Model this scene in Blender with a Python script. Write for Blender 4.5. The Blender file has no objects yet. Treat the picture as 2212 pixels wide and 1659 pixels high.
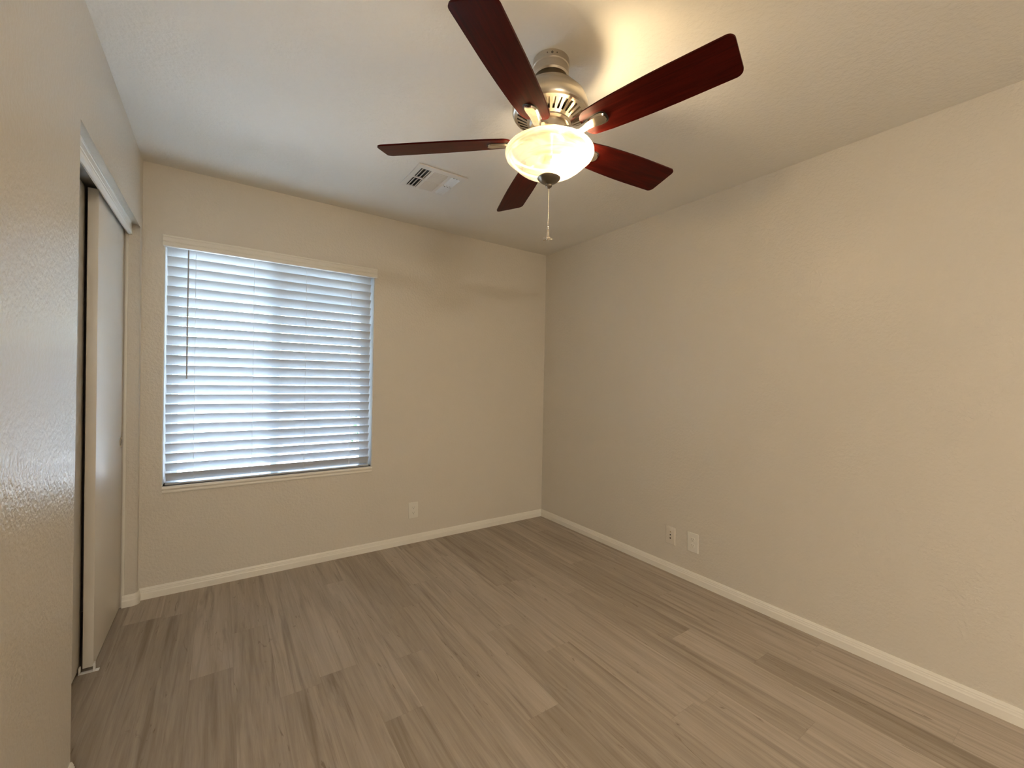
import bpy, bmesh, math, random
from mathutils import Vector, Matrix
random.seed(7)
PI = math.pi
sc = bpy.context.scene
col = sc.collection

# ------------------------------------------------------------------ camera, world, sun, exposure
H = 2.44                      # ceiling height
W = 2.8634                    # room width: right wall x=0, left (closet) wall x=-W, window wall y=0
cam_d = bpy.data.cameras.new('camera')
cam = bpy.data.objects.new('camera', cam_d)
col.objects.link(cam)
cam.location = (-2.49367, -3.09859, 1.26196)
cam.rotation_mode = 'XYZ'
cam.rotation_euler = (1.563311, -0.019176, -0.602511)
cam_d.sensor_fit = 'HORIZONTAL'
cam_d.sensor_width = 36.0
cam_d.lens = 912.222 / 2212 * 36.0
cam_d.clip_start = 0.02
sc.camera = cam

world = bpy.data.worlds.new('world')
sc.world = world
world.use_nodes = True
wn = world.node_tree
sky = wn.nodes.new('ShaderNodeTexSky')
sky.sky_type = 'NISHITA'
sky.sun_disc = False
sky.sun_elevation = math.radians(52)
sky.sun_rotation = math.radians(37)
sky.air_density = 1.0
sky.dust_density = 1.5
wn.links.new(sky.outputs[0], wn.nodes['Background'].inputs[0])
wn.nodes['Background'].inputs[1].default_value = 2.9

sun_d = bpy.data.lights.new('sun', 'SUN')
sun_d.energy = 28.0
sun_d.angle = math.radians(0.6)
sun_d.color = (1.0, 0.97, 0.93)
sun = bpy.data.objects.new('sun', sun_d)
col.objects.link(sun)
sun.location = (4, 6, 9)
sun.rotation_euler = Vector((-0.72, -0.10, -0.85)).to_track_quat('-Z', 'Y').to_euler()

vs = sc.view_settings
vs.view_transform = 'Standard'
vs.look = 'None'
vs.exposure = 0.58
vs.gamma = 1.0
vs.use_curve_mapping = False

BULB_STRENGTH = 138.0
LAMP_RGB = (1.0, 0.77, 0.46)
FILL_STRENGTH = 69.0
FILL_RGB = (1.0, 0.92, 0.80)

# ------------------------------------------------------------------ node helpers and materials
def new_mat(name):
    m = bpy.data.materials.new(name)
    m.use_nodes = True
    nt = m.node_tree
    return m, nt, nt.nodes['Principled BSDF']

def N(nt, kind, **kw):
    n = nt.nodes.new(kind)
    for k, v in kw.items():
        if k.startswith('i_'):
            n.inputs[k[2:].replace('_', ' ')].default_value = v
        else:
            setattr(n, k, v)
    return n

def math_node(nt, op, a, b=None):
    n = nt.nodes.new('ShaderNodeMath')
    n.operation = op
    for i, v in enumerate((a, b)):
        if v is None:
            continue
        if isinstance(v, (int, float)):
            n.inputs[i].default_value = v
        else:
            nt.links.new(v, n.inputs[i])
    return n.outputs[0]

def plain(name, rgb, rough=0.5, metal=0.0, spec=0.5, vary=0.04, scale=30.0, bump=0.0, bump_scale=80.0, bump_dist=0.002):
    """painted / moulded surface with a little procedural tone variation"""
    m, nt, b = new_mat(name)
    tc = N(nt, 'ShaderNodeTexCoord')
    no = N(nt, 'ShaderNodeTexNoise', i_Scale=scale, i_Detail=3.0)
    nt.links.new(tc.outputs['Object'], no.inputs['Vector'])
    mix = N(nt, 'ShaderNodeMix', data_type='RGBA')
    mix.inputs[6].default_value = tuple(c * (1 - vary) for c in rgb) + (1,)
    mix.inputs[7].default_value = tuple(min(1, c * (1 + vary)) for c in rgb) + (1,)
    nt.links.new(no.outputs[0], mix.inputs[0])
    nt.links.new(mix.outputs[2], b.inputs['Base Color'])
    b.inputs['Roughness'].default_value = rough
    b.inputs['Metallic'].default_value = metal
    b.inputs['Specular IOR Level'].default_value = spec
    if bump:
        n2 = N(nt, 'ShaderNodeTexNoise', i_Scale=bump_scale, i_Detail=2.5, i_Roughness=0.55)
        nt.links.new(tc.outputs['Object'], n2.inputs['Vector'])
        ramp = N(nt, 'ShaderNodeValToRGB')
        ramp.color_ramp.elements[0].position = 0.38
        ramp.color_ramp.elements[1].position = 0.62
        nt.links.new(n2.outputs[0], ramp.inputs[0])
        bp = N(nt, 'ShaderNodeBump', i_Strength=bump, i_Distance=bump_dist)
        nt.links.new(ramp.outputs[0], bp.inputs['Height'])
        nt.links.new(bp.outputs[0], b.inputs['Normal'])
    return m

WALL_RGB = (0.715, 0.66, 0.57)
M_wall = plain('wall_paint', WALL_RGB, rough=0.31, spec=0.5, vary=0.015, scale=3, bump=0.27, bump_scale=65, bump_dist=0.003)
M_ceil = plain('ceiling_paint', (0.86, 0.83, 0.765), rough=0.75, spec=0.25, vary=0.015, scale=3, bump=0.25, bump_scale=60, bump_dist=0.003)
M_trim = plain('trim_paint', (0.88, 0.84, 0.75), rough=0.38, vary=0.02, bump=0.05, bump_scale=120)
M_door = plain('door_paint', (0.80, 0.75, 0.665), rough=0.36, vary=0.01, bump=0.03, bump_scale=60)
M_blind = plain('blind_vinyl', (0.60, 0.62, 0.635), rough=0.42, vary=0.01)
M_wand = plain('wand_acrylic', (0.50, 0.51, 0.52), rough=0.2, vary=0.02)
M_cord = plain('cord_fabric', (0.78, 0.78, 0.77), rough=0.8)
M_vinyl = plain('window_vinyl', (0.85, 0.85, 0.84), rough=0.4, vary=0.01)
M_plate = plain('plate_plastic', (0.82, 0.785, 0.70), rough=0.32, vary=0.01)
M_plate_tan = plain('plate_painted', tuple(c * 1.04 for c in WALL_RGB), rough=0.4, vary=0.01)
M_slot = plain('slot_dark', (0.035, 0.028, 0.02), rough=0.7)
M_slot_soft = plain('slot_shadow', (0.36, 0.33, 0.28), rough=0.6)
M_brass = plain('brass_socket', (0.42, 0.31, 0.16), rough=0.35, metal=0.8)
M_register = plain('register_enamel', (0.83, 0.80, 0.74), rough=0.4, vary=0.01)
M_duct_shade = plain('duct_shade_black', (0.02, 0.017, 0.014), rough=0.9)
M_nickel = plain('brushed_nickel', (0.60, 0.54, 0.45), rough=0.30, metal=1.0, vary=0.06, scale=60)
M_polished = plain('polished_nickel', (0.74, 0.68, 0.58), rough=0.16, metal=1.0, vary=0.03)
M_pewter = plain('dark_pewter', (0.20, 0.175, 0.14), rough=0.35, metal=0.9, vary=0.08)
M_iron_back = plain('iron_black', (0.02, 0.017, 0.014), rough=0.5)
M_track = plain('track_metal', (0.55, 0.53, 0.49), rough=0.4, metal=0.3)
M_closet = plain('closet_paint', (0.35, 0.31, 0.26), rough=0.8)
M_guide = plain('guide_plastic', (0.85, 0.83, 0.79), rough=0.35)
M_chain = plain('chain_metal', (0.80, 0.75, 0.66), rough=0.2, metal=0.85)
M_socket = plain('lamp_socket_white', (0.8, 0.78, 0.74), rough=0.5)
M_ground = plain('yard_concrete', (0.72, 0.70, 0.67), rough=0.9, vary=0.12, scale=2)
M_block = plain('block_wall_paint', (0.66, 0.62, 0.56), rough=0.9, vary=0.08, scale=4, bump=0.4, bump_scale=9)
M_leaf = plain('shrub_leaf', (0.10, 0.17, 0.05), rough=0.6, vary=0.4, scale=12)

def make_floor_mat():
    m, nt, b = new_mat('vinyl_plank')
    L = nt.links
    PW, PL, X0 = 0.15, 1.22, -3.038
    geo = N(nt, 'ShaderNodeTexCoord')
    sep = N(nt, 'ShaderNodeSeparateXYZ')
    L.new(geo.outputs['Object'], sep.inputs[0])
    X, Y = sep.outputs[0], sep.outputs[1]
    rx = math_node(nt, 'DIVIDE', math_node(nt, 'SUBTRACT', X, X0), PW)
    row = math_node(nt, 'FLOOR', rx)
    fx = math_node(nt, 'FRACT', rx)
    # the joints as they lie in each row of planks
    joints = {3: -0.93, 4: -0.645, 5: -1.24, 6: -1.20, 7: -1.58, 8: -1.26, 9: -0.86, 10: -1.86, 11: -1.31, 12: -1.585, 13: -0.93,
              14: -2.17, 15: -2.457, 16: -1.845, 17: -2.16, 18: -1.55, 19: -1.05, 2: -0.3, 1: -1.5, 0: -0.7, 20: -0.8}
    ramp = N(nt, 'ShaderNodeValToRGB')
    cr = ramp.color_ramp
    cr.interpolation = 'CONSTANT'
    n_rows = 21
    while len(cr.elements) < n_rows:
        cr.elements.new(0.5)
    for i in range(n_rows):
        v = (joints.get(i, 0.0) % PL) / PL
        cr.elements[i].position = i / n_rows
        cr.elements[i].color = (v, v, v, 1)
    L.new(math_node(nt, 'DIVIDE', math_node(nt, 'ADD', row, 0.5), n_rows), ramp.inputs[0])
    off = math_node(nt, 'MULTIPLY', ramp.outputs[0], PL)
    ry = math_node(nt, 'DIVIDE', math_node(nt, 'SUBTRACT', Y, off), PL)
    seg = math_node(nt, 'FLOOR', ry)
    fy = math_node(nt, 'FRACT', ry)
    cid = N(nt, 'ShaderNodeCombineXYZ')
    L.new(row, cid.inputs[0]); L.new(seg, cid.inputs[1])
    wn_ = N(nt, 'ShaderNodeTexWhiteNoise', noise_dimensions='2D')
    L.new(cid.outputs[0], wn_.inputs['Vector'])
    rnd = N(nt, 'ShaderNodeSeparateColor')
    L.new(wn_.outputs['Color'], rnd.inputs[0])
    # grain: stretched along the plank, shifted per plank
    gv = N(nt, 'ShaderNodeCombineXYZ')
    L.new(math_node(nt, 'ADD', X, math_node(nt, 'MULTIPLY', rnd.outputs[0], 37.0)), gv.inputs[0])
    L.new(math_node(nt, 'ADD', Y, math_node(nt, 'MULTIPLY', rnd.outputs[1], 53.0)), gv.inputs[1])
    def grain(sx, sy, scale, detail, rough, dist=0.0):
        mp = N(nt, 'ShaderNodeMapping')
        mp.inputs['Scale'].default_value = (sx, sy, 1)
        L.new(gv.outputs[0], mp.inputs[0])
        n = N(nt, 'ShaderNodeTexNoise', i_Scale=scale, i_Detail=detail, i_Roughness=rough, i_Distortion=dist)
        L.new(mp.outputs[0], n.inputs['Vector'])
        return n.outputs[0]
    broad = grain(17, 0.95, 1.0, 6, 0.68, 1.1)
    fine = grain(95, 3.2, 1.0, 5, 0.7, 0.4)
    streak = grain(20, 0.85, 1.0, 6, 0.62, 1.5)
    knot = grain(26, 4.5, 1.0, 4, 0.55, 2.0)
    base = N(nt, 'ShaderNodeValToRGB')
    e = base.color_ramp.elements
    e[0].position = 0.27; e[0].color = (0.29, 0.235, 0.175, 1)
    e[1].position = 0.73; e[1].color = (0.56, 0.48, 0.395, 1)
    v1 = math_node(nt, 'ADD', math_node(nt, 'MULTIPLY', broad, 0.70), math_node(nt, 'MULTIPLY', fine, 0.30))
    v1 = math_node(nt, 'ADD', v1, math_node(nt, 'MULTIPLY', math_node(nt, 'SUBTRACT', rnd.outputs[2], 0.5), 0.17))
    L.new(v1, base.inputs[0])
    # dark mineral streaks and cracks
    sr = N(nt, 'ShaderNodeValToRGB')
    s = sr.color_ramp.elements
    s[0].position = 0.53; s[0].color = (0, 0, 0, 1)
    s[1].position = 0.76; s[1].color = (1, 1, 1, 1)
    L.new(streak, sr.inputs[0])
    dark = N(nt, 'ShaderNodeMix', data_type='RGBA')
    dark.inputs[7].default_value = (0.165, 0.125, 0.085, 1)
    kr = N(nt, 'ShaderNodeValToRGB')
    kk = kr.color_ramp.elements
    kk[0].position = 0.66; kk[0].color = (0, 0, 0, 1)
    kk[1].position = 0.74; kk[1].color = (1, 1, 1, 1)
    L.new(knot, kr.inputs[0])
    L.new(math_node(nt, 'MAXIMUM', math_node(nt, 'MULTIPLY', sr.outputs[0], 0.65), math_node(nt, 'MULTIPLY', kr.outputs[0], 0.7)), dark.inputs[0])
    L.new(base.outputs[0], dark.inputs[6])
    # plank edges
    ex = math_node(nt, 'MULTIPLY', math_node(nt, 'MINIMUM', fx, math_node(nt, 'SUBTRACT', 1.0, fx)), PW)
    ey = math_node(nt, 'MULTIPLY', math_node(nt, 'MINIMUM', fy, math_node(nt, 'SUBTRACT', 1.0, fy)), PL)
    edge = math_node(nt, 'MINIMUM', ex, ey)
    groove = math_node(nt, 'LESS_THAN', edge, 0.0011)
    seam = N(nt, 'ShaderNodeMix', data_type='RGBA')
    seam.inputs[7].default_value = (0.12, 0.088, 0.06, 1)
    L.new(math_node(nt, 'MULTIPLY', groove, 0.14), seam.inputs[0])
    L.new(dark.outputs[2], seam.inputs[6])
    L.new(seam.outputs[2], b.inputs['Base Color'])
    b.inputs['Roughness'].default_value = 0.55
    b.inputs['Specular IOR Level'].default_value = 0.35
    bp = N(nt, 'ShaderNodeBump', i_Strength=0.15, i_Distance=0.001)
    L.new(math_node(nt, 'SUBTRACT', fine, groove), bp.inputs['Height'])
    L.new(bp.outputs[0], b.inputs['Normal'])
    return m
M_floor = make_floor_mat()

def make_blade_mat():
    m, nt, b = new_mat('mahogany')
    tc = N(nt, 'ShaderNodeTexCoord')
    mp = N(nt, 'ShaderNodeMapping')
    mp.inputs['Scale'].default_value = (5, 60, 5)
    nt.links.new(tc.outputs['UV'], mp.inputs[0])
    no = N(nt, 'ShaderNodeTexNoise', i_Scale=1.0, i_Detail=6, i_Roughness=0.65, i_Distortion=0.8)
    nt.links.new(mp.outputs[0], no.inputs['Vector'])
    r = N(nt, 'ShaderNodeValToRGB')
    e = r.color_ramp.elements
    e[0].position = 0.35; e[0].color = (0.030, 0.0025, 0.0015, 1)
    e[1].position = 0.70; e[1].color = (0.075, 0.006, 0.0035, 1)
    nt.links.new(no.outputs[0], r.inputs[0])
    nt.links.new(r.outputs[0], b.inputs['Base Color'])
    b.inputs['Roughness'].default_value = 0.33
    b.inputs['Specular IOR Level'].default_value = 0.07
    return m
M_blade = make_blade_mat()

def make_bowl_mat():
    """swirled alabaster glass: scatters most light, lets some straight through"""
    m, nt, b = new_mat('alabaster_glass')
    nt.nodes.remove(b)
    out = nt.nodes['Material Output']
    tc = N(nt, 'ShaderNodeTexCoord')
    mp = N(nt, 'ShaderNodeMapping')
    mp.inputs['Scale'].default_value = (3.0, 3.0, 26.0)
    mp.inputs['Rotation'].default_value = (0.25, 0.18, 0)
    nt.links.new(tc.outputs['Object'], mp.inputs[0])
    no = N(nt, 'ShaderNodeTexNoise', i_Scale=1.6, i_Detail=4, i_Distortion=1.4)
    nt.links.new(mp.outputs[0], no.inputs['Vector'])
    r = N(nt, 'ShaderNodeValToRGB')
    e = r.color_ramp.elements
    e[0].position = 0.36; e[0].color = (0.46, 0.31, 0.21, 1)
    e[1].position = 0.56; e[1].color = (0.68, 0.62, 0.53, 1)
    nt.links.new(no.outputs[0], r.inputs[0])
    tl = N(nt, 'ShaderNodeBsdfTranslucent')
    df = N(nt, 'ShaderNodeBsdfDiffuse')
    tp = N(nt, 'ShaderNodeBsdfTransparent')
    gl = N(nt, 'ShaderNodeBsdfGlossy', i_Roughness=0.4)
    nt.links.new(r.outputs[0], tl.inputs[0])
    nt.links.new(r.outputs[0], df.inputs[0])
    tp.inputs[0].default_value = (0.97, 0.93, 0.84, 1)
    m1 = N(nt, 'ShaderNodeMixShader'); m1.inputs[0].default_value = 0.35
    nt.links.new(tl.outputs[0], m1.inputs[1]); nt.links.new(df.outputs[0], m1.inputs[2])
    m2 = N(nt, 'ShaderNodeMixShader'); m2.inputs[0].default_value = 0.52
    nt.links.new(m1.outputs[0], m2.inputs[1]); nt.links.new(tp.outputs[0], m2.inputs[2])
    m3 = N(nt, 'ShaderNodeMixShader')
    lw = N(nt, 'ShaderNodeFresnel', i_IOR=1.4)
    nt.links.new(lw.outputs[0], m3.inputs[0])
    nt.links.new(m2.outputs[0], m3.inputs[1]); nt.links.new(gl.outputs[0], m3.inputs[2])
    nt.links.new(m3.outputs[0], out.inputs[0])
    return m
M_bowl = make_bowl_mat()

def make_bulb_mat():
    m, nt, b = new_mat('lit_bulb')
    b.inputs['Base Color'].default_value = (1, 0.95, 0.85, 1)
    b.inputs['Emission Color'].default_value = LAMP_RGB + (1,)
    b.inputs['Emission Strength'].default_value = BULB_STRENGTH
    return m
M_bulb = make_bulb_mat()

def make_pane_mat():
    m, nt, b = new_mat('window_glass')
    nt.nodes.remove(b)
    out = nt.nodes['Material Output']
    tp = N(nt, 'ShaderNodeBsdfTransparent'); tp.inputs[0].default_value = (0.90, 0.95, 0.96, 1)
    gl = N(nt, 'ShaderNodeBsdfGlossy', i_Roughness=0.0)
    fr = N(nt, 'ShaderNodeFresnel', i_IOR=1.45)
    mx = N(nt, 'ShaderNodeMixShader')
    nt.links.new(fr.outputs[0], mx.inputs[0])
    nt.links.new(tp.outputs[0], mx.inputs[1]); nt.links.new(gl.outputs[0], mx.inputs[2])
    nt.links.new(mx.outputs[0], out.inputs[0])
    return m
M_pane = make_pane_mat()

def make_screen_mat():
    m, nt, b = new_mat('insect_screen')
    nt.nodes.remove(b)
    out = nt.nodes['Material Output']
    tp = N(nt, 'ShaderNodeBsdfTransparent')
    df = N(nt, 'ShaderNodeBsdfDiffuse'); df.inputs[0].default_value = (0.12, 0.13, 0.14, 1)
    mx = N(nt, 'ShaderNodeMixShader'); mx.inputs[0].default_value = 0.42
    nt.links.new(tp.outputs[0], mx.inputs[1]); nt.links.new(df.outputs[0], mx.inputs[2])
    nt.links.new(mx.outputs[0], out.inputs[0])
    return m
M_screen = make_screen_mat()

# ------------------------------------------------------------------ mesh helpers
def box(bm, x0, x1, y0, y1, z0, z1, bevel=0.0, seg=2, mat=None):
    vs_ = [bm.verts.new((x, y, z)) for x in (x0, x1) for y in (y0, y1) for z in (z0, z1)]
    f = [(0, 1, 3, 2), (4, 6, 7, 5), (0, 4, 5, 1), (2, 3, 7, 6), (0, 2, 6, 4), (1, 5, 7, 3)]
    fs = [bm.faces.new([vs_[i] for i in q]) for q in f]
    if bevel:
        es = {e for fc in fs for e in fc.edges}
        r = bmesh.ops.bevel(bm, geom=list(es), offset=bevel, segments=seg, affect='EDGES', profile=0.5)
        vs_ = list({v for fc in r['faces'] for v in fc.verts} | {v for v in vs_ if v.is_valid})
    if mat is not None:
        bmesh.ops.transform(bm, matrix=mat, verts=[v for v in vs_ if v.is_valid])
    return vs_

def lathe(bm, prof, seg=48, cx=0.0, cy=0.0, cap=False):
    rings = []
    for r, z in prof:
        if r < 1e-6:
            rings.append([bm.verts.new((cx, cy, z))])
        else:
            rings.append([bm.verts.new((cx + r * math.cos(2 * PI * i / seg), cy + r * math.sin(2 * PI * i / seg), z)) for i in range(seg)])
    for a, b in zip(rings, rings[1:]):
        for i in range(seg):
            j = (i + 1) % seg
            if len(a) == 1 and len(b) == 1:
                continue
            if len(a) == 1:
                bm.faces.new((a[0], b[j], b[i]))
            elif len(b) == 1:
                bm.faces.new((a[i], a[j], b[0]))
            else:
                bm.faces.new((a[i], a[j], b[j], b[i]))
    if cap:
        for rg in (rings[0], rings[-1]):
            if len(rg) > 2:
                bm.faces.new(rg)
    return rings

def tube(bm, pts, r, seg=10):
    pts = [Vector(p) for p in pts]
    prev = None
    rings = []
    for i, p in enumerate(pts):
        d = (pts[min(i + 1, len(pts) - 1)] - pts[max(i - 1, 0)]).normalized()
        up = Vector((0, 0, 1)) if abs(d.z) < 0.9 else Vector((1, 0, 0))
        a = d.cross(up).normalized(); b = d.cross(a)
        rr = r[i] if isinstance(r, (list, tuple)) else r
        rings.append([bm.verts.new(p + (a * math.cos(2 * PI * k / seg) + b * math.sin(2 * PI * k / seg)) * rr) for k in range(seg)])
    for a, b in zip(rings, rings[1:]):
        for k in range(seg):
            j = (k + 1) % seg
            bm.faces.new((a[k], a[j], b[j], b[k]))
    bm.faces.new(rings[0]); bm.faces.new(rings[-1])

def sweep(bm, prof, path, closed_prof=True):
    """mitred sweep: prof = (out, z) pairs, path = xy points; 'out' is measured to the left of travel"""
    P = [Vector((p[0], p[1])) for p in path]
    n = len(P)
    rings = []
    for i, p in enumerate(P):
        d1 = (P[i] - P[i - 1]).normalized() if i > 0 else (P[1] - P[0]).normalized()
        d2 = (P[i + 1] - P[i]).normalized() if i < n - 1 else d1
        n1 = Vector((-d1.y, d1.x)); n2 = Vector((-d2.y, d2.x))
        m = (n1 + n2)
        m = m / max(1e-6, m.dot(n1)) if m.length > 1e-6 else n1
        rings.append([bm.verts.new((p.x + m.x * o, p.y + m.y * o, z)) for o, z in prof])
    k = len(prof)
    for a, b in zip(rings, rings[1:]):
        for i in range(k if closed_prof else k - 1):
            j = (i + 1) % k
            bm.faces.new((a[i], a[j], b[j], b[i]))
    bm.faces.new(rings[0]); bm.faces.new(rings[-1][::-1])

def prism(bm, poly, axis, a0, a1):
    """polygon in the two axes other than 'axis', extruded between a0 and a1"""
    def co(p, a):
        if axis == 'x': return (a, p[0], p[1])
        if axis == 'y': return (p[0], a, p[1])
        return (p[0], p[1], a)
    A = [bm.verts.new(co(p, a0)) for p in poly]
    B = [bm.verts.new(co(p, a1)) for p in poly]
    bm.faces.new(A); bm.faces.new(B[::-1])
    n = len(poly)
    for i in range(n):
        j = (i + 1) % n
        bm.faces.new((A[i], B[i], B[j], A[j]))
    return A, B

def obj(name, bm, mat, parent=None, smooth=35.0, origin=None):
    bmesh.ops.recalc_face_normals(bm, faces=bm.faces)
    me = bpy.data.meshes.new(name)
    bm.to_mesh(me); bm.free()
    if mat is not None:
        me.materials.append(mat)
    if smooth:
        me.shade_smooth()
        me.set_sharp_from_angle(angle=math.radians(smooth))
    o = bpy.data.objects.new(name, me)
    col.objects.link(o)
    if origin is not None:
        me.transform(Matrix.Translation(-Vector(origin)))
        o.location = origin
    if parent is not None:
        o.parent = parent
        o.matrix_parent_inverse = Matrix.Translation(-parent.location)
    return o

def tag(o, label=None, cat=None, kind=None, group=None):
    if label: o['label'] = label
    if cat: o['category'] = cat
    if kind: o['kind'] = kind
    if group: o['group'] = group
    return o

def thing(name, label, cat, loc, group=None, kind=None):
    o = bpy.data.objects.new(name, None)
    o.empty_display_size = 0.1
    col.objects.link(o)
    o.location = loc
    return tag(o, label, cat, kind, group)

def B(): return bmesh.new()

# ------------------------------------------------------------------ room shell
T = 0.14                 # exterior wall thickness
YF = -6.20               # wall behind the camera
XC = -3.60               # rear of the closet
OY0, OY1, OZ = -1.262, -0.052, 2.068      # closet opening in the left wall
WX0, WX1, WZ0, WZ1 = -2.7665, -1.5875, 0.622, 2.035   # window opening

bm = B(); box(bm, XC - 0.1, T, YF - 0.1, T, -0.1, 0.0)
tag(obj('floor', bm, M_floor, smooth=0), 'grey-brown wood plank floor running towards the window wall', 'floor', 'structure')
bm = B(); box(bm, XC - 0.1, T, YF - 0.1, T, H, H + 0.12)
tag(obj('ceiling', bm, M_ceil, smooth=0), 'flat painted ceiling around the fan and air register', 'ceiling', 'structure')

bm = B()
def hole_wall(bm, x0, x1, z0, z1, hx0, hx1, hz0, hz1, y0, y1):
    X = [x0, hx0, hx1, x1]; Z = [z0, hz0, hz1, z1]
    g = {}
    for j, y in enumerate((y0, y1)):
        for i in range(4):
            for k in range(4):
                g[j, i, k] = bm.verts.new((X[i], y, Z[k]))
    for j in (0, 1):
        for i in range(3):
            for k in range(3):
                if (i, k) != (1, 1):
                    bm.faces.new((g[j, i, k], g[j, i + 1, k], g[j, i + 1, k + 1], g[j, i, k + 1]))
    for (a, b_) in (((1, 1), (2, 1)), ((2, 1), (2, 2)), ((2, 2), (1, 2)), ((1, 2), (1, 1))):
        bm.faces.new((g[0, a[0], a[1]], g[0, b_[0], b_[1]], g[1, b_[0], b_[1]], g[1, a[0], a[1]]))
    for i in range(3):
        for k in (0, 3):
            bm.faces.new((g[0, i, k], g[0, i + 1, k], g[1, i + 1, k], g[1, i, k]))
            bm.faces.new((g[0, k, i], g[0, k, i + 1], g[1, k, i + 1], g[1, k, i]))
    es = [e for e in bm.edges if all(abs(v.co.y - y0) < 1e-6 and hx0 - 1e-6 <= v.co.x <= hx1 + 1e-6 and hz0 - 1e-6 <= v.co.z <= hz1 + 1e-6 for v in e.verts)]
    bmesh.ops.bevel(bm, geom=es, offset=0.005, segments=3, affect='EDGES', profile=0.5)
hole_wall(bm, XC - 0.1, T, 0, H, WX0, WX1, WZ0, WZ1, 0.0, T)
tag(obj('wall_back', bm, M_wall), 'beige textured wall with the blind-covered window', 'wall', 'structure')

bm = B(); box(bm, 0, T, YF, 0, 0, H)
tag(obj('wall_right', bm, M_wall, smooth=0), 'long bare beige wall with two low wall plates', 'wall', 'structure')
bm = B(); box(bm, XC - 0.1, T, YF - 0.1, YF, 0, H)
tag(obj('wall_front', bm, M_wall, smooth=0), 'beige wall facing the window', 'wall', 'structure')

# left wall with the closet opening, bullnose corners
LT = 0.118
bm = B()
poly = [(YF, 0), (OY0, 0), (OY0, OZ), (OY1, OZ), (OY1, 0), (0, 0), (0, H), (YF, H)]
prism(bm, poly, 'x', -W, -W - LT)
def on_open(v): return OY0 - 1e-5 <= v.co.y <= OY1 + 1e-5 and v.co.z <= OZ + 1e-5 and abs(v.co.x + W) < 1e-5
es = [e for e in bm.edges if all(on_open(v) for v in e.verts)
      and not all(v.co.z < 1e-5 for v in e.verts)]
bmesh.ops.bevel(bm, geom=es, offset=0.018, segments=6, affect='EDGES', profile=0.5)
tag(obj('wall_left', bm, M_wall), 'beige textured wall with the closet opening', 'wall', 'structure')

# closet behind the doors
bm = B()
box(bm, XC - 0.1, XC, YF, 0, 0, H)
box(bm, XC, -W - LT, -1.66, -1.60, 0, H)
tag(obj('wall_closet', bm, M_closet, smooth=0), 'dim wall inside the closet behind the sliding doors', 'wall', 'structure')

# baseboards
BH = 0.0635
bb = [(0, 0), (0.013, 0), (0.013, 0.034), (0.0115, 0.037), (0.0105, 0.041), (0.0105, 0.046), (0.0085, 0.049), (0.0085, 0.054), (0.0065, 0.0575), (0.0045, BH), (0, BH)]
def baseboard(name, path, label):
    bm = B(); sweep(bm, bb, path)
    return tag(obj(name, bm, M_trim, smooth=20), label, 'baseboard', 'structure')
baseboard('baseboard_right', [(0, YF), (0, -0.0)], 'white stepped baseboard along the bare right-hand wall')
baseboard('baseboard_back', [(0, 0), (-W, 0)], 'white stepped baseboard under the window')
# short return piece around the stub of wall beside the closet door
bm = B()
stub = [(-W, -0.0)]
cxs, cys, rs = -W - 0.018, OY1 + 0.018, 0.018
for i in range(7):
    a = -i * PI / 12
    stub.append((cxs + rs * math.cos(a), cys + rs * math.sin(a)))
stub.append((-2.922, OY1))
sweep(bm, bb, stub[::1])
tag(obj('baseboard_closet', bm, M_trim, smooth=25), 'short white baseboard wrapping the stub wall beside the closet door', 'baseboard', 'structure')
baseboard('baseboard_left', [(-W, OY0 - 0.018), (-W, YF)], 'white baseboard end at the near side of the closet')

# fascia over the closet doors
bm = B()
fx = -2.897
prof = [(-2.918, OZ), (fx, OZ), (fx - 0.0005, 2.060), (fx - 0.002, 2.058), (fx - 0.002, 2.046), (fx - 0.0005, 2.044), (fx - 0.0005, 2.032), (fx - 0.002, 2.030), (fx + 0.001, 2.022), (fx + 0.001, 2.016), (fx - 0.002, 2.010), (-2.910, 2.007), (-2.918, 2.012)]
prism(bm, [(p[0], p[1]) for p in prof], 'y', OY0 + 0.001, OY1 - 0.001)
tag(obj('trim_1', bm, M_trim, smooth=20), 'white moulded fascia above the sliding closet doors', 'trim', 'structure')
# jamb strip at the far side of the opening
bm = B(); box(bm, -2.9245, -2.913, OY1 - 0.006, OY1, 0.0635, 2.01, 0.002)
tag(obj('trim_2', bm, M_trim), 'thin white jamb strip beside the far edge of the closet door', 'trim', 'structure')
# door track
bm = B()
box(bm, -3.02, -2.922, OY0, OY1, 2.062, OZ)
box(bm, -2.924, -2.921, OY0, OY1, 2.046, 2.064)
tag(obj('trim_3', bm, M_track, smooth=0), 'metal sliding door track under the closet header', 'track', 'structure')

# ------------------------------------------------------------------ closet doors
def door(name, x0, x1, y0, y1, z1, label):
    bm = B(); box(bm, x0, x1, y0, y1, 0.012, z1, 0.0015, 2)
    return tag(obj(name, bm, M_door, origin=((x0 + x1) / 2, (y0 + y1) / 2, 0.012)), label, 'door', 'structure')
d1 = door('door_1', -2.963, -2.929, -0.626, OY1 - 0.006, 2.038, 'flat white sliding closet door with the round finger pull')
d2 = door('door_2', -3.009, -2.975, OY0 + 0.004, -0.60, 2.046, 'rear white sliding closet door set behind the front one')
bm = B()
prof = [(0.0, -0.006), (0.019, -0.006), (0.021, 0.0005), (0.0235, 0.0025), (0.026, 0.0020), (0.0275, 0.0)]
lathe(bm, prof, 32)
bmesh.ops.transform(bm, matrix=Matrix.Translation((-2.929, -0.0925, 0.898)) @ Matrix.Rotation(PI / 2, 4, 'Y'), verts=bm.verts)
pull = obj('finger_pull', bm, M_polished, d1); pull['label'] = 'round polished metal finger pull'
bm = B()
lathe(bm, [(0.0, 0.0008), (0.0195, 0.0008), (0.0205, 0.0)], 32)
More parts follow.
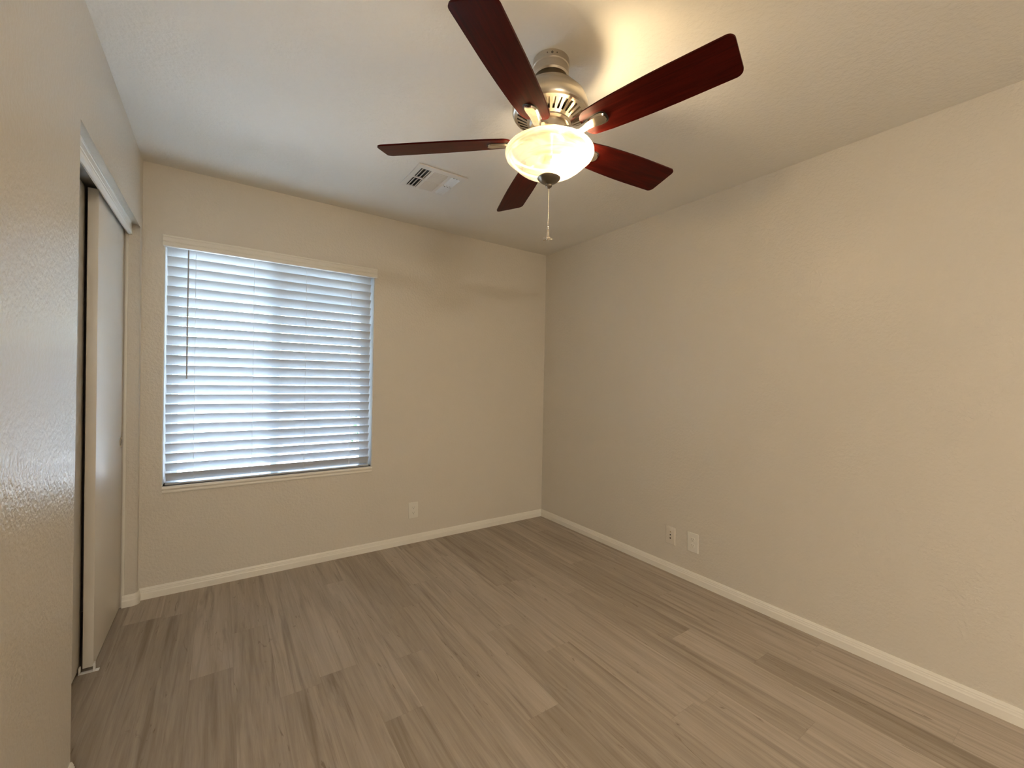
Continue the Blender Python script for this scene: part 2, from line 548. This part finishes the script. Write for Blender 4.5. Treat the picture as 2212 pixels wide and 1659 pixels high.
bmesh.ops.transform(bm, matrix=Matrix.Translation((-2.929, -0.0925, 0.898)) @ Matrix.Rotation(PI / 2, 4, 'Y'), verts=bm.verts)
obj('finger_cup', bm, M_pewter, pull)

gd = thing('door_guide', 'small white plastic guide on the floor at the closet door corner', 'door guide', (-2.93, -0.64, 0))
bm = B()
box(bm, -2.972, -2.908, -0.650, -0.631, 0.0, 0.003, 0.001)
box(bm, -2.927, -2.921, -0.648, -0.630, 0.0, 0.036, 0.0015)
obj('guide_base', bm, M_guide, gd)
bm = B()
box(bm, -2.9715, -2.9665, -0.648, -0.630, 0.003, 0.028, 0.0012)
obj('guide_fin', bm, M_guide, gd)

# ------------------------------------------------------------------ window
win = thing('window_1', 'white sliding window behind the closed blind', 'window', ((WX0 + WX1) / 2, 0.1, WZ0), kind='structure')
FY0, FY1 = 0.090, 0.132
FW = 0.032
FB = 0.007
bm = B()
def frame_rect(bm, x0, x1, z0, z1, w, y0, y1, wb, bev=0.002):
    box(bm, x0, x1, y0, y1, z0, z0 + wb, bev); box(bm, x0, x1, y0, y1, z1 - w, z1, bev)
    box(bm, x0, x0 + w, y0, y1, z0 + wb, z1 - w, bev); box(bm, x1 - w, x1, y0, y1, z0 + wb, z1 - w, bev)
frame_rect(bm, WX0, WX1, WZ0, WZ1, FW, FY0, FY1, FB)
obj('window_frame', bm, M_vinyl, win)
XM = (WX0 + WX1) / 2 - 0.02
bm = B(); frame_rect(bm, WX0 + FW - 0.002, XM + 0.025, WZ0 + FB - 0.001, WZ1 - FW + 0.002, 0.03, 0.112, 0.128, 0.010)
s1 = obj('sash', bm, M_vinyl, win)
bm = B(); frame_rect(bm, XM - 0.025, WX1 - FW + 0.002, WZ0 + FB - 0.001, WZ1 - FW + 0.002, 0.036, 0.094, 0.110, 0.011)
s2 = obj('sash', bm, M_vinyl, win)
bm = B(); box(bm, WX0 + FW + 0.026, XM - 0.003, 0.118, 0.121, WZ0 + FB + 0.007, WZ1 - FW - 0.026)
obj('pane', bm, M_pane, s1, smooth=0)
bm = B(); box(bm, XM + 0.010, WX1 - FW - 0.032, 0.100, 0.103, WZ0 + FB + 0.008, WZ1 - FW - 0.032)
obj('pane', bm, M_pane, s2, smooth=0)
bm = B()
v = [bm.verts.new(p) for p in ((XM, 0.130, WZ0 + FB), (WX1 - FW, 0.130, WZ0 + FB), (WX1 - FW, 0.130, WZ1 - FW), (XM, 0.130, WZ1 - FW))]
bm.faces.new(v)
obj('insect_screen', bm, M_screen, win, smooth=0)
# white strips added on the jambs, daylight put into their colour
for x0, x1 in ((WX0, WX0 + 0.0022), (WX1 - 0.0022, WX1)):
    bm = B(); box(bm, x0, x1, 0.008, FY0, WZ0, WZ1)
    obj('jamb_lit_strip', bm, M_vinyl, win, smooth=0)
# sill board
bm = B()
sp = [(0.088, WZ0), (-0.010, WZ0), (-0.015, WZ0 - 0.003), (-0.017, WZ0 - 0.009), (-0.017, WZ0 - 0.013), (-0.013, WZ0 - 0.017), (-0.010, WZ0 - 0.024), (-0.012, WZ0 - 0.030), (-0.010, WZ0 - 0.037), (-0.002, WZ0 - 0.040), (0.001, WZ0 - 0.040), (0.001, WZ0 - 0.006), (0.088, WZ0 - 0.006)]
prism(bm, sp, 'x', WX0 + 0.001, WX1 - 0.001)
sl = obj('window_sill', bm, M_trim, win, smooth=40); sl['label'] = 'narrow painted sill with a rounded nose'

# ------------------------------------------------------------------ blind
bl = thing('window_blind', 'white horizontal slat blind covering the window', 'blind', ((WX0 + WX1) / 2, 0.03, WZ0))
SW, TILT, PITCH = 0.0635, math.radians(52.5), 0.0568
SX0, SX1 = -2.756, -1.603
bm = B()
for k in range(-1, 23):
    ze = 1.9405 - PITCH * k
    ye = 0.022
    t = TILT + math.radians(random.uniform(-0.8, 0.8))
    n_seg = 6
    top = []; bot = []
    for i in range(n_seg + 1):
        u = i / n_seg
        s = SW * u
        crown = 0.0022 * 4 * u * (1 - u)
        y = ye + s * math.cos(t) - crown * math.sin(t) * -1
        z = ze - s * math.sin(t) + crown * math.cos(t)
        th = 0.0028 if 0 < i < n_seg else 0.0016
        top.append((y + math.sin(t) * th / 2, z + math.cos(t) * th / 2))
        bot.append((y - math.sin(t) * th / 2, z - math.cos(t) * th / 2))
    dx = random.uniform(-0.002, 0.002)
    prism(bm, top + bot[::-1], 'x', SX0 + dx, SX1 + dx)
obj('slat_panel', bm, M_blind, bl, smooth=30)
bm = B(); box(bm, SX0, SX1, 0.022, 0.087, WZ0 + 0.0003, WZ0 + 0.009, 0.0015)
obj('bottom_rail', bm, M_blind, bl)
bm = B(); box(bm, SX0 - 0.004, SX1 + 0.004, 0.020, 0.070, 1.992, WZ1, 0.002)
obj('headrail', bm, M_blind, bl)
bm = B()
vp = [(0.010, 2.051), (-0.017, 2.051), (-0.021, 2.048), (-0.021, 2.040), (-0.017, 2.036), (-0.016, 2.030), (-0.017, 2.028), (-0.017, 2.016), (-0.015, 2.014), (-0.015, 2.011), (-0.018, 2.008), (-0.018, 1.992), (-0.015, 1.987), (0.010, 1.987)]
prism(bm, vp, 'x', -2.774, -1.572)
vl = obj('valance', bm, M_trim, bl, smooth=30); vl['label'] = 'moulded off-white valance across the top'
for xc in (-2.625, -2.331, -2.032, -1.742):
    bm = B()
    tube(bm, [(xc, 0.0165, 1.995), (xc, 0.0165, WZ0 + 0.018)], 0.0009, 6)
    tube(bm, [(xc + 0.004, 0.066, 1.995), (xc + 0.004, 0.066, WZ0 + 0.018)], 0.0009, 6)
    obj('ladder_cord', bm, M_cord, bl)
bm = B()
tube(bm, [(-2.659, 0.002, 1.985), (-2.659, 0.001, 1.965), (-2.6605, 0.000, 1.60), (-2.661, 0.000, 1.238)], [0.003, 0.0042, 0.0042, 0.0042], 6)
wd = obj('tilt_wand', bm, M_wand, bl); wd['label'] = 'thin grey tilt wand'

# ------------------------------------------------------------------ outside the window
bm = B(); box(bm, -14, 12, T + 0.0, 16, -0.25, -0.12)
tag(obj('ground_yard', bm, M_ground, smooth=0), 'pale sunlit ground outside the window', 'ground', 'structure')
bm = B(); box(bm, -14, 12, 7.0, 7.2, -0.12, 1.75)
tag(obj('wall_garden', bm, M_block, smooth=0), 'pale garden wall beyond the window', 'wall', 'structure')
def shrub(x, y, h, n, label):
    t = thing('shrub', label, 'shrub', (x, y, -0.12))
    bm = B()
    for i in range(n):
        a, u = random.uniform(0, 2 * PI), random.uniform(0.1, 1)
        r = 0.42 * h * math.sqrt(random.random()) * math.sin(PI * min(0.96, u * 0.85 + 0.12))
        c = Vector((x + r * math.cos(a), y + r * math.sin(a), -0.12 + h * u))
        s = random.uniform(0.03, 0.06)
        m = Matrix.Translation(c) @ Matrix.Rotation(random.uniform(0, 6.3), 4, 'Z') @ Matrix.Rotation(random.uniform(-1, 1), 4, 'X')
        q = [m @ Vector(p) for p in ((0, -s, 0), (s * 0.5, 0, s * 0.15), (0, s, 0), (-s * 0.5, 0, s * 0.15))]
        bm.faces.new([bm.verts.new(p) for p in q])
    obj('foliage', bm, M_leaf, t, smooth=0)
    bm = B()
    tube(bm, [(x, y, -0.12), (x + 0.02, y, -0.12 + h * 0.5)], [0.03, 0.015], 8)
    obj('stem', bm, M_block, t)
shrub(-0.3, 4.2, 1.1, 900, 'green shrub outside, seen between the lower slats')

# ------------------------------------------------------------------ ceiling fan
FX, FY = -1.5045, -1.8757
fan = thing('ceiling_fan', 'five-blade mahogany and nickel ceiling fan with a lit alabaster bowl', 'ceiling fan', (FX, FY, H))
bm = B()
lathe(bm, [(0.0, H), (0.0665, H), (0.067, H - 0.003), (0.067, H - 0.024), (0.0645, H - 0.027), (0.0645, H - 0.030), (0.066, H - 0.032), (0.066, H - 0.056), (0.062, H - 0.062), (0.0, H - 0.062)], 56, FX, FY)
cn = obj('canopy', bm, M_nickel, fan, smooth=30)
tocam = math.atan2(cam.location.y - FY, cam.location.x - FX)
for da in (-0.26, 0.0, 0.26, 1.8, -1.8):
    bm = B()
    a = tocam + da + 0.05
    r = 0.0045 if da == 0.0 else 0.0022
    lathe(bm, [(0.0, 0.0025), (r * 0.7, 0.0022), (r, 0.0008), (r, 0.0)], 14)
    bmesh.ops.transform(bm, matrix=Matrix.Translation((FX + 0.0668 * math.cos(a), FY + 0.0668 * math.sin(a), H - 0.013)) @ Matrix.Rotation(a, 4, 'Z') @ Matrix.Rotation(PI / 2, 4, 'Y'), verts=bm.verts)
    obj('screw', bm, M_pewter, cn)
bm = B()
lathe(bm, [(0.038, H - 0.060), (0.038, H - 0.080)], 40, FX, FY)
obj('neck', bm, M_pewter, fan)
HZ = H - 0.078
bm = B()
hp = [(0.0, HZ), (0.050, HZ), (0.062, HZ - 0.003), (0.066, HZ - 0.009), (0.067, HZ - 0.014), (0.082, HZ - 0.018), (0.096, HZ - 0.026), (0.102, HZ - 0.035), (0.104, HZ - 0.040), (0.114, HZ - 0.045), (0.126, HZ - 0.058), (0.134, HZ - 0.074), (0.137, HZ - 0.086), (0.139, HZ - 0.090), (0.139, HZ - 0.112), (0.1365, HZ - 0.118), (0.131, HZ - 0.122)]
lathe(bm, hp, 72, FX, FY)
obj('motor_housing', bm, M_nickel, fan, smooth=28)
# vent ring under the housing
zo, zi, ro, ri = HZ - 0.122, HZ - 0.150, 0.1315, 0.074
bm = B()
lathe(bm, [(ro, zo), (ro - 0.010, zo - 0.005)], 72, FX, FY)
lathe(bm, [(ri + 0.012, zi + 0.006), (ri, zi)], 72, FX, FY)
NR = 34
for i in range(NR):
    a0 = 2 * PI * i / NR
    hw = 0.27 * 2 * PI / NR
    def pt(r, a, dz):
        f = (ro - r) / (ro - ri)
        return (FX + r * math.cos(a), FY + r * math.sin(a), zo + (zi - zo) * f + dz)
    r1, r2 = ro - 0.006, ri + 0.008
    q = []
    for dz in (0.0, 0.005):
        for (r, s) in ((r1, -1), (r1, 1), (r2, 1), (r2, -1)):
            q.append(bm.verts.new(pt(r, a0 + s * hw, dz)))
    for f in ((0, 1, 2, 3), (7, 6, 5, 4), (0, 4, 5, 1), (1, 5, 6, 2), (2, 6, 7, 3), (3, 7, 4, 0)):
        bm.faces.new([q[k] for k in f])
obj('vent_ring', bm, M_polished, fan, smooth=30)
bm = B()
lathe(bm, [(ro - 0.002, zo + 0.004), (ri + 0.002, zi + 0.014)], 48, FX, FY)
obj('motor_core', bm, M_pewter, fan)
bm = B()
FZ = zi
lathe(bm, [(0.076, FZ + 0.010), (0.076, FZ - 0.004), (0.070, FZ - 0.010), (0.062, FZ - 0.012), (0.062, FZ - 0.020), (0.066, FZ - 0.022), (0.066, FZ - 0.038), (0.060, FZ - 0.042), (0.054, FZ - 0.046), (0.054, FZ - 0.062), (0.0, FZ - 0.064)], 56, FX, FY)
obj('switch_housing', bm, M_nickel, fan, smooth=28)

TX, TY = 0.033, -0.0224
ZB, RB, PH, PT = 2.1514, 0.632, 2.4711, math.radians(14.9)
def blade_pt(a, u, v, w, tilt=1.0):
    """u along the blade, v across it (towards the next blade), w above the blade's middle plane"""
    p = PT * tilt
    lv = v * math.cos(p) + w * math.sin(p)
    z = ZB - v * math.sin(p) + w * math.cos(p)
    x = u * math.cos(a) - lv * math.sin(a)
    y = u * math.sin(a) + lv * math.cos(a)
    return (FX + x, FY + y, z + TX * x + TY * y)
def rounded_outline():
    pts = []
    def arc(cu, cv, r, a0, a1, n=8):
        for i in range(n + 1):
            a = a0 + (a1 - a0) * i / n
            pts.append((cu + r * math.cos(a), cv + r * math.sin(a)))
    hw1, hw0, r1, r0, u0 = 0.0705, 0.055, 0.022, 0.036, 0.142
    arc(RB - r1, -hw1 + r1, r1, -PI / 2, 0)
    arc(RB - r1, hw1 - r1, r1, 0, PI / 2)
    for i in range(1, 8):
        u = RB - r1 + (u0 + r0 - (RB - r1)) * i / 8
        t = (u - u0) / (RB - u0)
        pts.append((u, hw0 + (hw1 - hw0) * math.sin(min(1, t * 1.5) * PI / 2)))
    arc(u0 + r0, hw0 - r0, r0, PI / 2, PI)
    arc(u0 + r0, -hw0 + r0, r0, PI, 1.5 * PI)
    for i in range(7, 0, -1):
        u = RB - r1 + (u0 + r0 - (RB - r1)) * i / 8
        t = (u - u0) / (RB - u0)
        pts.append((u, -(hw0 + (hw1 - hw0) * math.sin(min(1, t * 1.5) * PI / 2))))
    return pts
OUT = rounded_outline()
iron_prof = [(0.062, 0.021), (0.075, 0.0195), (0.088, 0.0175), (0.100, 0.0160), (0.112, 0.0148), (0.124, 0.0142), (0.136, 0.0142), (0.148, 0.0152), (0.160, 0.0168), (0.172, 0.0190), (0.184, 0.0212), (0.196, 0.0230), (0.207, 0.0235), (0.216, 0.0222), (0.223, 0.0185), (0.228, 0.012), (0.230, 0.005)]
for k in range(5):
    a = PH + k * 2 * PI / 5
    bm = B()
    th = 0.0028
    uvl = bm.loops.layers.uv.new('UVMap')
    A_ = [bm.verts.new(blade_pt(a, u, v, -th)) for u, v in OUT]
    B_ = [bm.verts.new(blade_pt(a, u, v, th)) for u, v in OUT]
    n = len(OUT)
    uvof = {}
    for i, (u, v) in enumerate(OUT):
        uvof[A_[i]] = (u + k * 3.1, v + k * 0.77); uvof[B_[i]] = (u + k * 3.1, v + 5 + k * 0.77)
    fs = [bm.faces.new(A_[::-1]), bm.faces.new(B_)]
    for i in range(n):
        j = (i + 1) % n
        fs.append(bm.faces.new((A_[i], A_[j], B_[j], B_[i])))
    for f in fs:
        for lp in f.loops:
            lp[uvl].uv = uvof[lp.vert]
    bl_o = obj('blade', bm, M_blade, fan, smooth=40)
    # iron: from the flywheel out under the blade
    def iron_shape(scale, w_top, w_bot, prof, lift=True):
        bm = B()
        rows = []
        for (u, hv) in prof:
            f = max(0.0, min(1.0, (u - 0.085) / 0.06)); f = f * f * (3 - 2 * f)
            zf = 2.172
            row = []
            g_ = max(0.0, min(1.0, (u - 0.125) / 0.055)); g_ = g_ * g_ * (3 - 2 * g_)
            wb = w_bot - (0.007 * (1 - g_) if lift else 0.0)
            for (v, w) in ((-hv, w_top), (-hv * 0.8, wb + 0.0015), (0, wb), (hv * 0.8, wb + 0.0015), (hv, w_top), (0, w_top)):
                p = Vector(blade_pt(a, u, v * scale, w, f))
                base_z = zf + (w - w_top)
                p.z = base_z * (1 - f) + p.z * f - 0.005 * math.sin(PI * max(0, min(1, (u - 0.07) / 0.09)))
                row.append(bm.verts.new(p))
            rows.append(row)
        m_ = len(rows[0])
        for r1_, r2_ in zip(rows, rows[1:]):
            for i in range(m_):
                j = (i + 1) % m_
                bm.faces.new((r1_[i], r1_[j], r2_[j], r2_[i]))
        bm.faces.new(rows[0]); bm.faces.new(rows[-1][::-1])
        return bm
    ir = obj('blade_iron', iron_shape(1.0, -0.0050, -0.0115, iron_prof), M_polished, fan, smooth=40)
    back_prof = [(u + 0.004, hv + 0.0045) for u, hv in iron_prof[7:]] + [(0.2345, 0.003)]
    bk = obj('iron_backing', iron_shape(1.0, -0.0026, -0.0052, back_prof), M_iron_back, ir, smooth=40)

# light bowl: open at the top, thick alabaster glass
bm = B()
outer = [(0.140, 2.117), (0.150, 2.1185), (0.158, 2.115), (0.163, 2.108), (0.1635, 2.100), (0.160, 2.092), (0.153, 2.086), (0.146, 2.081), (0.137, 2.071), (0.124, 2.059), (0.108, 2.047), (0.090, 2.037), (0.070, 2.028), (0.048, 2.021), (0.020, 2.0165), (0.0, 2.016)]
dense = []
for i in range(len(outer) - 1):
    dense.append(outer[i]); dense.append(((outer[i][0] + outer[i + 1][0]) / 2, (outer[i][1] + outer[i + 1][1]) / 2))
dense.append(outer[-1])
lathe(bm, dense, 72, FX, FY)
bowl = obj('light_bowl', bm, M_bowl, fan, smooth=60, origin=(FX, FY, 2.08)); bowl['label'] = 'swirled alabaster glass bowl, lit from inside'
bm = B()
lathe(bm, [(0.0, FZ - 0.062), (0.012, FZ - 0.062), (0.012, 2.03), (0.006, 2.015), (0.006, 2.0)], 16, FX, FY)
obj('centre_rod', bm, M_nickel, fan)
VD = Vector((0.777, -0.63, 0))
BC = Vector((FX, FY, 2.082)) + VD * 0.072
bm = B()
bmesh.ops.create_icosphere(bm, subdivisions=3, radius=0.036, matrix=Matrix.Translation(BC))
bu = obj('bulb', bm, M_bulb, fan, smooth=180)
bm = B()
tube(bm, [Vector((FX, FY, 2.088)) + VD * 0.010, Vector((FX, FY, 2.086)) + VD * 0.045], [0.013, 0.014], 16)
obj('lamp_socket', bm, M_socket, fan)
bm = B()
lathe(bm, [(0.0, 2.0185), (0.034, 2.0185), (0.041, 2.016), (0.0425, 2.013), (0.040, 2.009), (0.032, 2.002), (0.020, 1.997), (0.012, 1.995), (0.009, 1.993), (0.011, 1.990), (0.0125, 1.986), (0.011, 1.982), (0.007, 1.979), (0.004, 1.976), (0.0, 1.975)], 40, FX, FY)
obj('finial', bm, M_pewter, fan, smooth=50)
# pull chain and fob
bm = B()
pr = [(0.0, 1.976)]
z = 1.976
while z > 1.836:
    pr += [(0.0006, z), (0.0015, z - 0.0009), (0.0017, z - 0.0018), (0.0015, z - 0.0027)]
    z -= 0.0036
pr.append((0.0, z))
lathe(bm, pr, 8, FX, FY)
ch = obj('pull_chain', bm, M_chain, fan, smooth=60)
bm = B()
lathe(bm, [(0.0, 1.841), (0.003, 1.840), (0.0042, 1.836), (0.003, 1.832), (0.0045, 1.829), (0.0048, 1.826), (0.0035, 1.824), (0.0048, 1.822), (0.0058, 1.812), (0.0058, 1.796), (0.0068, 1.793), (0.006, 1.788), (0.003, 1.785), (0.0, 1.7845)], 18, FX, FY)
for i in range(5):
    a = tocam + 0.35 + i * 2 * PI / 5
    m = Matrix.Translation((FX, FY, 1.789)) @ Matrix.Rotation(a, 4, 'Z') @ Matrix.Rotation(0.3, 4, 'X')
    box(bm, 0.004, 0.0195, -0.0028, 0.0028, -0.0007, 0.0007, 0.0003, 1, m)
fo = obj('pull_fob', bm, M_chain, ch, smooth=40); fo['label'] = 'small metal pull shaped like a miniature fan'

# ------------------------------------------------------------------ fill light added to brighten the room, unseen behind the camera
M_fill = plain('fill_glow', (0.9, 0.88, 0.82), rough=0.4)
db = M_fill.node_tree.nodes['Principled BSDF']
db.inputs['Emission Color'].default_value = FILL_RGB + (1,)
db.inputs['Emission Strength'].default_value = FILL_STRENGTH
dl = thing('added_fill_light', 'added round fill light, unseen behind the camera', 'fill light', (-2.35, -5.2, H))
bm = B(); lathe(bm, [(0, H), (0.285, H), (0.285, H - 0.02), (0.27, H - 0.028), (0, H - 0.028)], 40, -2.35, -5.2)
obj('fill_base', bm, M_nickel, dl)
bm = B(); lathe(bm, [(0.26, H - 0.026), (0.24, H - 0.06), (0.18, H - 0.095), (0.09, H - 0.117), (0, H - 0.122)], 32, -2.35, -5.2)
obj('fill_dome', bm, M_fill, dl)

# ------------------------------------------------------------------ ceiling air register
VX0, VX1, VY0, VY1 = -1.620, -1.322, -0.900, -0.602
vt = thing('ceiling_vent', 'square white air register in the ceiling', 'vent', ((VX0 + VX1) / 2, (VY0 + VY1) / 2, H))
banks = [(-1.592, -1.530), (-1.514, -1.428), (-1.408, -1.350)]
ym = -0.742
ys = [(-0.862, ym - 0.006), (ym + 0.006, -0.622)]
bm = B()
xs = [VX0, banks[0][0], banks[0][1], banks[1][0], banks[1][1], banks[2][0], banks[2][1], VX1]
yy = [VY0, ys[0][0], ys[0][1], ys[1][0], ys[1][1], VY1]
ZP = H - 0.007
for i in range(7):
    for j in range(5):
        if i in (1, 3, 5) and j in (1, 3):
            continue
        box(bm, xs[i], xs[i + 1], yy[j], yy[j + 1], ZP, H - 0.0015)
bmesh.ops.remove_doubles(bm, verts=bm.verts, dist=1e-5)
obj('face_plate', bm, M_register, vt, smooth=0)
bm = B()
box(bm, VX0 + 0.02, VX1 - 0.02, VY0 + 0.03, VY1 - 0.02, H - 0.0014, H - 0.0004)
obj('duct_shade_sheet', bm, M_duct_shade, vt, smooth=0)  # flat black sheet, the shade inside the duct put into its colour
def louvers(x0, x1, along, tilt, n):
    bm = B()
    for (y0, y1) in ys:
        for i in range(n):
            if along == 'y':
                c = Vector((x0 + (x1 - x0) * (i + 0.5) / n, (y0 + y1) / 2, H - 0.007))
                w = (x1 - x0) / n * (0.92 if tilt < 0 else 0.76)
                m = Matrix.Translation(c) @ Matrix.Rotation(tilt, 4, 'Y')
                box(bm, -w / 2, w / 2, (y0 - y1) / 2, (y1 - y0) / 2, -0.0006, 0.0006, 0, 1, m)
            else:
                c = Vector(((x0 + x1) / 2, y0 + (y1 - y0) * (i + 0.5) / n, H - 0.007))
                w = (y1 - y0) / n * (0.62 if y0 < ym - 0.05 else 0.74)
                tt = -tilt * 0.45 if y0 < ym - 0.05 else -tilt * 0.55
                m = Matrix.Translation(c) @ Matrix.Rotation(tt, 4, 'X')
                box(bm, (x0 - x1) / 2, (x1 - x0) / 2, -w / 2, w / 2, -0.0006, 0.0006, 0, 1, m)
    obj('louver_bank', bm, M_register, vt, smooth=0)
louvers(*banks[0], 'y', math.radians(-38), 3)
louvers(*banks[1], 'x', math.radians(38), 6)
louvers(*banks[2], 'y', math.radians(38), 3)

# ------------------------------------------------------------------ wall plates
def plate_base(bm, w, h, d=0.0055):
    vs_ = box(bm, -w / 2, w / 2, -d, 0, -h / 2, h / 2)
    es = [e for e in bm.edges if all(abs(v.co.y + d) < 1e-6 for v in e.verts)]
    bmesh.ops.bevel(bm, geom=es, offset=0.003, segments=3, affect='EDGES', profile=0.5)
def place(bm, m): bmesh.ops.transform(bm, matrix=m, verts=bm.verts)
def outlet(loc, rz, label, group=None):
    t = thing('wall_outlet', label, 'wall outlet', loc, group)
    m = Matrix.Translation(loc) @ Matrix.Rotation(rz, 4, 'Z')
    bm = B(); plate_base(bm, 0.0755, 0.121); place(bm, m)
    obj('cover_plate', bm, M_plate, t)
    for s in (1, -1):
        zc = s * 0.0195
        bm = B()
        pts = []
        for i in range(24):
            a = 2 * PI * i / 24
            pts.append((0.0165 * math.cos(a), max(-0.0135, min(0.0135, 0.0165 * math.sin(a))) + zc))
        prism(bm, pts, 'y', -0.0072, -0.004); place(bm, m)
        r = obj('receptacle', bm, M_plate, t)
        bm = B()
        box(bm, -0.0075, -0.0055, -0.0076, -0.006, zc - 0.001, zc + 0.008)
        box(bm, 0.0050, 0.0070, -0.0076, -0.006, zc, zc + 0.007)
        lathe_pts = [(0.0028 * math.cos(2 * PI * i / 12), zc - 0.0075 + 0.0028 * math.sin(2 * PI * i / 12)) for i in range(12)]
        prism(bm, lathe_pts, 'y', -0.0076, -0.006)
        place(bm, m)
        obj('slot', bm, M_slot_soft, r, smooth=0)
    bm = B()
    lathe(bm, [(0, 0.0011), (0.0024, 0.0008), (0.003, 0.0)], 12)
    place(bm, m @ Matrix.Translation((0, -0.0055, 0)) @ Matrix.Rotation(PI / 2, 4, 'X'))
    obj('screw', bm, M_plate, t)
outlet((-1.264, 0.0, 0.2515), 0.0, 'white duplex outlet on the window wall, right of the window')
outlet((0.0, -1.5485, 0.2515), -PI / 2, 'white duplex outlet on the bare wall, right of the tan plate')
t = thing('jack_plate', 'tan wall plate with three small holes, left of the outlet', 'wall plate', (0.0, -1.387, 0.2475))
m = Matrix.Translation((0.0, -1.387, 0.2475)) @ Matrix.Rotation(-PI / 2, 4, 'Z')
bm = B(); plate_base(bm, 0.068, 0.116); place(bm, m)
obj('cover_plate', bm, M_plate_tan, t)
for zc, mt, r in ((0.024, M_brass, 0.0042), (0.0045, M_slot, 0.0046), (-0.0175, M_slot, 0.0050)):
    bm = B()
    lathe(bm, [(0, 0.0014), (r * 0.8, 0.0014), (r, 0.0006), (r, 0.0)], 16)
    place(bm, m @ Matrix.Translation((0, -0.0054, zc)) @ Matrix.Rotation(PI / 2, 4, 'X'))
    obj('jack', bm, mt, t)
